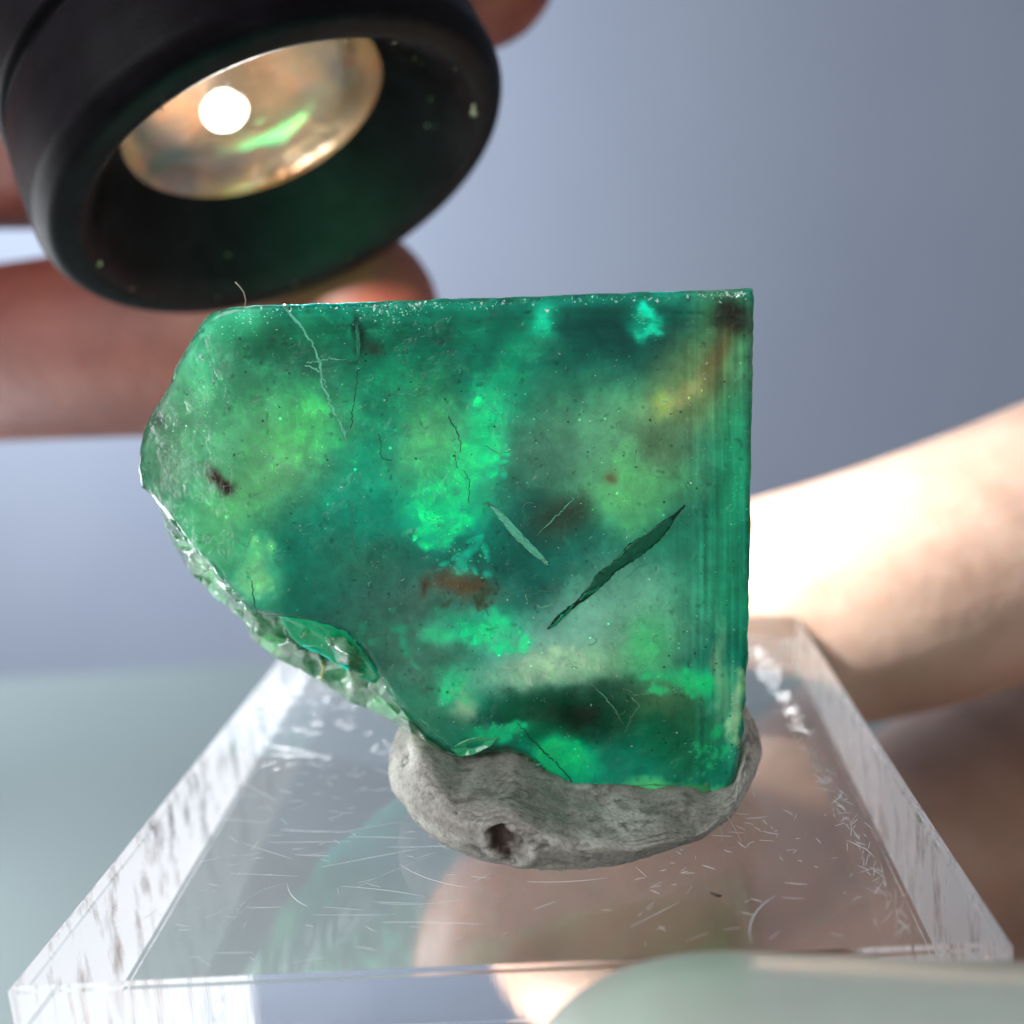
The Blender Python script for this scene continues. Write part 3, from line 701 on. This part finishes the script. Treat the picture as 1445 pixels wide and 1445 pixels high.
for i in range(70):
    v = 455+rng.random()*190; spots.append((304-(v-455)*0.46+rng.random()**2*46, v))
grains('edge_splinters', spots, splinter, 0.6, 2.4)
grains('edge_splinters', spots[::9], splinter, 2.0, 4.2)
spots = [(814, 564), (823, 568), (840, 530), (874, 636), (828, 613), (853, 577), (1053, 609), (790, 565), (860, 598), (788, 498), (545, 514), (508, 512), (506, 520)]
spots += [(rng.uniform(230, 1040), rng.uniform(450, 1090)) for i in range(320)]
spots = [s for s in spots if not (s[0] < 620 and s[1] > 800+0.0*(s[0])) and not (s[0] < 300 and s[1] > 690)]
grains('surface_dust', spots, splinter, 0.5, 1.5)
def shards(name, clusters, mat, lo, hi):
    V, F = [], []
    for (cx, cy_, rad, flat, nb) in clusters:
        for _ in range(nb):
            rr_ = rad*abs(rng.normal(0, 0.6)); aa_ = rng.uniform(0, 6.28)
            u, v = cx+rr_*math.cos(aa_), cy_+flat*rr_*math.sin(aa_)
            c = surf(u, v); s_ = rng.uniform(lo, hi)*0.033; k = int(rng.integers(4, 7)); ph = rng.uniform(0, 6.28); o = len(V)
            tx, tz = rng.normal(0, 0.35, 2); st = rng.uniform(0.35, 1)
            for layer in (0, 1):
                for q in range(k):
                    a_ = ph+6.28*q/k; rq = s_*rng.uniform(0.6, 1.2) if layer == 0 else s_*0.5
                    dx, dz = rq*math.cos(a_), st*rq*math.sin(a_)
                    V.append(c+np.array([dx, (0.06 if layer else -0.012)+dx*tx*0.25+dz*tz*0.25, dz]))
            F.append(tuple(o+q for q in range(k)))
            for q in range(k): F.append((o+q, o+k+q, o+k+(q+1) % k, o+(q+1) % k))
    ob = link(name, mesh_from(V, F), mat, crystal, smooth=False); ob['kind'] = 'stuff'
def shard_mat(name, c, sss=0.5):
    q = NT(name).set(Roughness=0.15, IOR=1.57); q.p.inputs['Base Color'].default_value = L4(*c)
    q.p.inputs['Subsurface Weight'].default_value = sss; q.p.inputs['Subsurface Scale'].default_value = 8*MM; q.p.inputs['Subsurface Radius'].default_value = (.6, 1, .8)
    q.p.inputs['Coat Weight'].default_value = 0.5; return q.m
shards('painted_glints', [(620, 742, 38, .8, 60), (690, 888, 55, .35, 70), (650, 785, 55, .6, 40), (640, 965, 26, .9, 26), (785, 1074, 40, .5, 46), (960, 962, 46, .4, 30), (690, 610, 30, 2.2, 34),
                         (700, 1028, 44, .3, 26), (905, 452, 22, 1.1, 22), (1000, 1060, 55, .8, 40), (1036, 700, 18, 4.0, 40), (350, 815, 26, 1.4, 18), (770, 460, 14, 1.8, 12)], shard_mat('glint_green', (24, 226, 152)), 0.7, 2.8)  # bright green flecks on the face, painting glints from inside the crystal
shards('painted_glints_pale', [(470, 905, 26, .4, 20), (790, 930, 75, .4, 80), (650, 985, 14, 1.4, 16), (1036, 1000, 8, 6, 40), (940, 566, 14, 1.4, 16), (290, 560, 18, 3, 40), (900, 890, 60, 1, 30), (560, 450, 60, .35, 30), (400, 620, 90, 1, 30)],
       shard_mat('glint_pale', (182, 226, 190)), 0.6, 2.0)  # pale flecks that paint more of the inner glints
shards('dark_shards', [(830, 1000, 90, .5, 60), (860, 470, 120, .3, 40), (660, 800, 120, .5, 60), (330, 640, 80, 1, 30), (800, 735, 40, 1, 40), (900, 640, 90, .8, 40), (1022, 450, 16, 1.6, 30), (640, 830, 40, .3, 24)],
       shard_mat('shard_dark', (16, 66, 50), 0.1), 0.4, 1.2)
# curled etch marks
parts = []
for i in range(240):
    while True:
        u, v = rng.uniform(240, 1030), rng.uniform(500, 1080)
        if (u-660)/1+0 > -((1100-v)*1.0)+40 or v < 760: break
    if u < 600 and v > 760+0.55*(u-330): continue
    r = rng.uniform(2.5, 9); a0 = rng.uniform(0, 6.28); da = rng.uniform(1.0, 3.6); n = 7
    P = []
    for t in np.linspace(0, 1, n):
        P.append(surf(u+r*math.cos(a0+da*t), v+0.7*r*math.sin(a0+da*t)))
    parts.append(tube(np.array(P)-np.array([0, 0.012, 0]), rng.uniform(0.010, 0.024), 4))
em = link('etch_marks', mesh_from(*join(parts[:45])), crack_pale, crystal); em['kind'] = 'stuff'

# ------------------------------------------------------------------ torch
TC = at(409.5, 266.3, 14.0)                                           # centre of its mouth
v_ = TC-C; v_ /= np.linalg.norm(v_)
maj = RT*math.cos(0.41)+UP*math.sin(0.41); maj -= v_*maj.dot(v_); maj /= np.linalg.norm(maj)
mn = np.cross(maj, v_); mn = mn if mn.dot(UP) > 0 else -mn
TILT = 1.042
ax = mn*math.sin(TILT)+v_*math.cos(TILT)                         # towards the tail
ay = np.cross(ax, maj)
tm = Matrix(((maj[0], ay[0], ax[0], TC[0]*MM), (maj[1], ay[1], ax[1], TC[1]*MM), (maj[2], ay[2], ax[2], TC[2]*MM), (0, 0, 0, 1)))
k_ = 1.0
torch = empty('torch'); torch.matrix_world = tm
tag(torch, 'black metal torch with glowing lens held above the crystal', 'torch')
m = NT('anodised_black').set(Roughness=0.42)
m.p.inputs['Specular IOR Level'].default_value = 0.07
m.l(m.ramp(m.noise(0.5, 5, 0.65), [(0.35, (0.0035, 0.0018, 0.003)), (0.72, (0.009, 0.006, 0.009))]), m.p.inputs['Base Color'])
m.l(m.math('ADD', m.math('MULTIPLY', m.noise(0.9, 4), 0.22), 0.30), m.p.inputs['Roughness'])
m.l(m.bump(m.noise(6, 4, 0.7), 0.02, 1.0), m.p.inputs['Normal'])
black = m.m
P_ = lambda L: [(r*k_, z*k_) for r, z in L]
bez = rounded(P_([(8.9, 5.9), (12.3, 1.0), (13.3, -0.1), (14.9, 0.15), (15.64, 1.3), (15.6, 4.2), (15.35, 7.0), (15.0, 7.2)]), 0.5*k_, 5)
link('bezel', mesh_from(*lathe(bez)), black, torch)
body = rounded(P_([(14.8, 7.0), (14.8, 7.8), (15.4, 8.1), (15.3, 26), (13.2, 29), (13.0, 82), (12.4, 84), (0.2, 84)]), 0.4*k_, 4)
link('barrel', mesh_from(*lathe(body)), black, torch)
m = NT('reflector').set(Roughness=0.20, Metallic=0.85)
rn = m.noise(0.11, 2, 0.5, dist=0.3)
m.l(m.ramp(rn, [(0.34, L4(130, 140, 142)), (0.44, L4(236, 196, 160)), (0.56, L4(250, 225, 205)), (0.66, L4(214, 160, 122)), (0.74, L4(140, 160, 190))]), m.p.inputs['Base Color'])  # peach tones paint the reflection of the lit fingers into the bowl
m.l(m.bump(m.noise(0.35, 3, 0.5), 0.22, 1.0), m.p.inputs['Normal'])
m.p.inputs['Thin Film Thickness'].default_value = 420; m.p.inputs['Thin Film IOR'].default_value = 1.4
refl = rounded(P_([(9.0, 6.05), (8.7, 7.4), (7.3, 9.6), (4.4, 10.9), (1.6, 11.6), (0.05, 11.65)]), 1.2*k_, 6)
link('reflector', mesh_from(*lathe(refl)), m.m, torch)
m = NT('lens_glass').set(Roughness=0.03, IOR=1.45)
m.p.inputs['Transmission Weight'].default_value = 1.0
m.l(m.math('MULTIPLY', m.ramp(m.noise(0.9, 5, 0.7), [(0.5, (0, 0, 0)), (0.7, (1, 1, 1))]), 0.16), m.p.inputs['Roughness'])
m.p.inputs['Thin Film Thickness'].default_value = 500; m.p.inputs['Thin Film IOR'].default_value = 1.38
lens = rounded(P_([(0.05, 5.0), (4.0, 5.25), (7.4, 5.6), (9.0, 5.95), (9.0, 6.4), (0.05, 6.45)]), 0.4*k_, 4)
link('lens', mesh_from(*lathe(lens)), m.m, torch)
m = NT('led_glow'); e = m.n('ShaderNodeEmission'); e.inputs[0].default_value = (1.0, 0.94, 0.80, 1); e.inputs[1].default_value = 45
m.l(e.outputs[0], m.out.inputs['Surface'])
bm = bmesh.new(); bmesh.ops.create_uvsphere(bm, u_segments=24, v_segments=12, radius=1.45*k_*MM)
for v in bm.verts: v.co.z *= 0.5; v.co.y *= 0.8
me = bpy.data.meshes.new('mesh'); bm.to_mesh(me); bm.free()
led = link('light_emitter', me, m.m, torch); 
dl = ray(318, 152); dl = C+dl*((TC+ax*7.8-C).dot(ax)/dl.dot(ax))-TC
led.location = Vector((dl.dot(maj), dl.dot(ay), dl.dot(ax)))*MM
# dust specks on the bezel
m = NT('dust_speck').set(Roughness=0.6); m.p.inputs['Base Color'].default_value = L4(176, 168, 140)
V, F = [], []
parts = []
for i in range(20):
    a = rng.uniform(0, 6.28); r, z = (13.0, 0.15) if rng.random() < .6 else (rng.uniform(10.8, 12), 0)
    if r < 12.2: z = 1.0+(12.3-r)/4.1*4.5
    c = np.array([r*math.cos(a), r*math.sin(a), z-0.05])*k_
    s = rng.uniform(0.05, 0.16)
    pts = [c+rng.normal(size=3)*s for _ in range(5)]
    parts.append((pts, [(0, 1, 2), (0, 2, 3), (1, 2, 4), (2, 3, 4), (0, 3, 1), (1, 3, 4)]))
so = link('dust', mesh_from(*join(parts)), m.m, torch); so['kind'] = 'stuff'
# its light leaves the mouth
d = bpy.data.lights.new('torch_beam', 'SPOT'); d.energy = 0.8; d.color = (1.0, 0.97, 0.93); d.spot_size = math.radians(168); d.spot_blend = 0.6
d.shadow_soft_size = 4*MM
o = bpy.data.objects.new('torch_beam', d); col.objects.link(o); o.parent = torch; o.location = (0, 0, -0.3*MM)   # a spot shines along -Z: out of the mouth

# ------------------------------------------------------------------ hands
def skin_mat(name, base, red, sss=2.5):
    q = NT(name).set(Roughness=0.45)
    nz = q.noise(0.12, 5, 0.6)
    q.l(q.ramp(nz, [(0.3, L4(*red)), (0.65, L4(*base))]), q.p.inputs['Base Color'])
    q.p.inputs['Subsurface Weight'].default_value = 0.7
    q.p.inputs['Subsurface Radius'].default_value = (1.0, 0.35, 0.2)
    q.p.inputs['Subsurface Scale'].default_value = sss*MM
    vo = q.n('ShaderNodeTexVoronoi', feature='DISTANCE_TO_EDGE'); vo.inputs['Scale'].default_value = 1.5; q.l(q.mm, vo.inputs['Vector'])
    h = q.math('ADD', q.noise(0.8, 5, 0.65), q.math('MULTIPLY', vo.outputs['Distance'], 0.5))
    q.l(q.bump(h, 0.16, 0.7), q.p.inputs['Normal'])
    return q.m
def hand_mesh(chains, voxel=0.8, smooth=6):
    """finger and palm chains of (x, y, z, radius) in mm, fused into one skin"""
    parts = []
    for ch in chains:
        p = np.array(ch, float); s = np.r_[0, np.cumsum(np.linalg.norm(np.diff(p[:, :3], axis=0), axis=1))]
        t = np.linspace(0, s[-1], max(8, int(s[-1]/2.0)))
        q = np.stack([np.interp(t, s, p[:, k]) for k in range(4)], 1)
        for _ in range(3):
            q[1:-1] = (q[:-2]+2*q[1:-1]+q[2:])/4
        # round both ends
        pts, rad = [], []
        for end in (0, 1):
            base = q[0] if end == 0 else q[-1]; nb = q[1] if end == 0 else q[-2]
            d = base[:3]-nb[:3]; d /= np.linalg.norm(d)
            cap = [(base[:3]+d*base[3]*math.sin(a), base[3]*math.cos(a)) for a in np.linspace(0.15, 1.5, 7)]
            if end == 0: pts = [c[0] for c in cap[::-1]]; rad = [c[1] for c in cap[::-1]]; pts += list(q[:, :3]); rad += list(q[:, 3])
            else: pts += [c[0] for c in cap]; rad += [c[1] for c in cap]
        parts.append(tube(np.array(pts), np.array(rad), 24))
    me = mesh_from(*join(parts))
    o = bpy.data.objects.new('tmp', me); col.objects.link(o)
    md = o.modifiers.new('r', 'REMESH'); md.mode = 'VOXEL'; md.voxel_size = voxel*MM
    ms = o.modifiers.new('s', 'SMOOTH'); ms.factor = 0.5; ms.iterations = smooth
    dg = bpy.context.evaluated_depsgraph_get()
    out = bpy.data.meshes.new_from_object(o.evaluated_get(dg))
    bpy.data.objects.remove(o)
    return out
def J(x, y, Y, r): return tuple(at(x, y, Y))+(r,)
# hand with the torch: comes in from the left behind the barrel
torch_skin = skin_mat('skin_warm', (150, 80, 64), (116, 48, 38), 3.0)
chains = [
    [J(-900, 560, 66, 13), J(-420, 530, 60, 10.5), J(-60, 505, 50, 8.6), J(180, 484, 43, 8.8), J(390, 470, 38, 8.8), J(484, 452, 36, 8.4)],
    [J(-900, 240, 68, 13), J(-420, 190, 62, 10), J(-80, 205, 54, 8.4), J(160, 190, 48, 8.6), J(420, 120, 46, 8.6), J(560, 60, 46, 8)],
    [J(-900, 0, 68, 13), J(-420, -60, 62, 11), J(-60, -90, 56, 9.4), J(300, -80, 50, 9), J(540, -60, 46, 8.6), J(668, -58, 42, 7.4)],
    [J(-900, -200, 66, 18), J(-1000, 180, 72, 26), J(-900, 560, 70, 18)],
    [J(-1000, 100, 76, 24), J(-1600, 300, 96, 24)],
]
torch_hand = link('person', hand_mesh(chains), torch_skin)
tag(torch_hand, 'bare reddish hand whose fingers wrap behind the black torch', 'hand')
# hand with the block: index finger behind, middle and ring fingers below, thumb in front
block_skin = skin_mat('skin_pale', (164, 140, 127), (138, 112, 99), 2.0)
TH = np.array([J(1095, 1815, -30, 9.0), J(1450, 1850, -30, 9.6), J(1900, 1920, -26, 11.0)])
chains = [
    [J(2250, 540, 50, 13), J(1900, 610, 44, 12), J(1560, 725, 36, 11.4), J(1400, 782, 34, 10.8), J(1240, 836, 33, 10.6), J(1080, 872, 34, 10.2), J(900, 900, 37, 9.2), J(800, 915, 39, 7.6)],
    [J(1436, 655, 34, 3.4), J(1475, 662, 34, 4.2)],
    [J(2250, 950, 62, 14), J(1900, 1040, 60, 12.5), J(1600, 1075, 56, 13.5), J(1430, 1125, 52, 13.5), J(1260, 1250, 38, 11.5), J(1060, 1420, 30, 11.5), J(900, 1480, 26, 12.0), J(780, 1500, 24, 11.0)],
    [J(2250, 1400, 20, 12), J(1900, 1450, 12, 11), J(1700, 1430, 30, 9.8), J(1520, 1440, 30, 9.6), J(1350, 1500, 24, 9.2), J(1200, 1650, 14, 8.0)],
    [J(2200, 560, 46, 16), J(2300, 1000, 30, 22), J(2250, 1450, 14, 18)],
    [tuple(q) for q in TH]+[J(2250, 1700, 0, 15)],
]
block_hand = link('person', hand_mesh(chains), block_skin)
tag(block_hand, 'pale hand gripping the acrylic block, thumbnail towards the camera', 'hand')
# thumbnail: a curved plate on the camera side of the thumb
m = NT('nail').set(Roughness=0.28, IOR=1.5)
m.l(m.ramp(m.noise(0.25, 4), [(0.3, L4(208, 214, 200)), (0.7, L4(218, 222, 208))]), m.p.inputs['Base Color'])
m.p.inputs['Subsurface Weight'].default_value = 0.6; m.p.inputs['Subsurface Scale'].default_value = 1.5*MM
m.p.inputs['Subsurface Radius'].default_value = (1, 0.7, 0.6); m.p.inputs['Coat Weight'].default_value = 0.4
m.l(m.bump(m.noise(1.0, 3, 0.5, m.stretch((0.15, 1.2, 1.2))), 0.06, 1.0), m.p.inputs['Normal'])
td = TH[1, :3]-TH[0, :3]; td /= np.linalg.norm(td)
nn = np.array([0.10, -0.50, 0.86]); nn -= td*nn.dot(td); nn /= np.linalg.norm(nn); bb = np.cross(td, nn)
V, F = [], []
ni, nj = 40, 40
for layer in (0.0, -0.55):
    for i in range(ni):
        a = -9.6+i/(ni-1)*24.0
        k = min(1.0, max(0.0, (a+9.6)/7.5)); wid = math.radians(74)*math.sqrt(max(1e-4, 1-(1-k)**2.2))
        rr = 9.55+0.05*max(a, 0)
        drop = max(0, -a)                       # the free edge bends down over the fingertip
        for j in range(nj):
            f = (j/(nj-1)*2-1)*wid
            sc = math.sqrt(max(0.02, 1-(drop/10.4)**2.4))
            V.append(TH[0, :3]+td*a+(nn*math.cos(f)+bb*math.sin(f))*(rr*sc+layer))
o2 = ni*nj
for i in range(ni-1):
    for j in range(nj-1):
        q = i*nj+j; F.append((q, q+1, q+nj+1, q+nj)); F.append((o2+q, o2+q+nj, o2+q+nj+1, o2+q+1))
rim = [i*nj for i in range(ni)]+[(ni-1)*nj+j for j in range(1, nj)]+[i*nj+nj-1 for i in range(ni-2, -1, -1)]+[j for j in range(nj-2, 0, -1)]
for a, b in zip(rim, rim[1:]+rim[:1]): F.append((a, b, o2+b, o2+a))
nail = link('thumbnail', mesh_from(V, F), m.m, block_hand)
nail['label'] = 'smooth pale thumbnail close to the camera'

# ------------------------------------------------------------------ loose speck on the block
m = NT('debris').set(Roughness=0.6)
m.l(m.ramp(m.noise(6.0, 3), [(0.3, L4(48, 36, 34)), (0.7, L4(74, 58, 50))]), m.p.inputs['Base Color'])
t = np.linspace(0, 1, 14)
pts = np.c_[9.05+0.42*t, -15.35-0.35*np.sin(t*2.2), 0.07+0.05*np.sin(t*3.1)]
speck = link('debris_fleck', mesh_from(*tube(pts, 0.02+0.045*np.sin(np.pi*(0.1+0.8*t)), 6)), m.m)
tag(speck, 'tiny dark curled fleck on the clear block in front of the putty', 'fleck')
hair = link('lint_fibre', mesh_from(*tube(np.array([surf(332, 398), surf(338, 404), surf(344, 412), surf(347, 424), surf(345, 434)]), 0.03, 5)), lintm)
tag(hair, 'short pale hair standing on the upper edge of the crystal below the torch', 'hair')
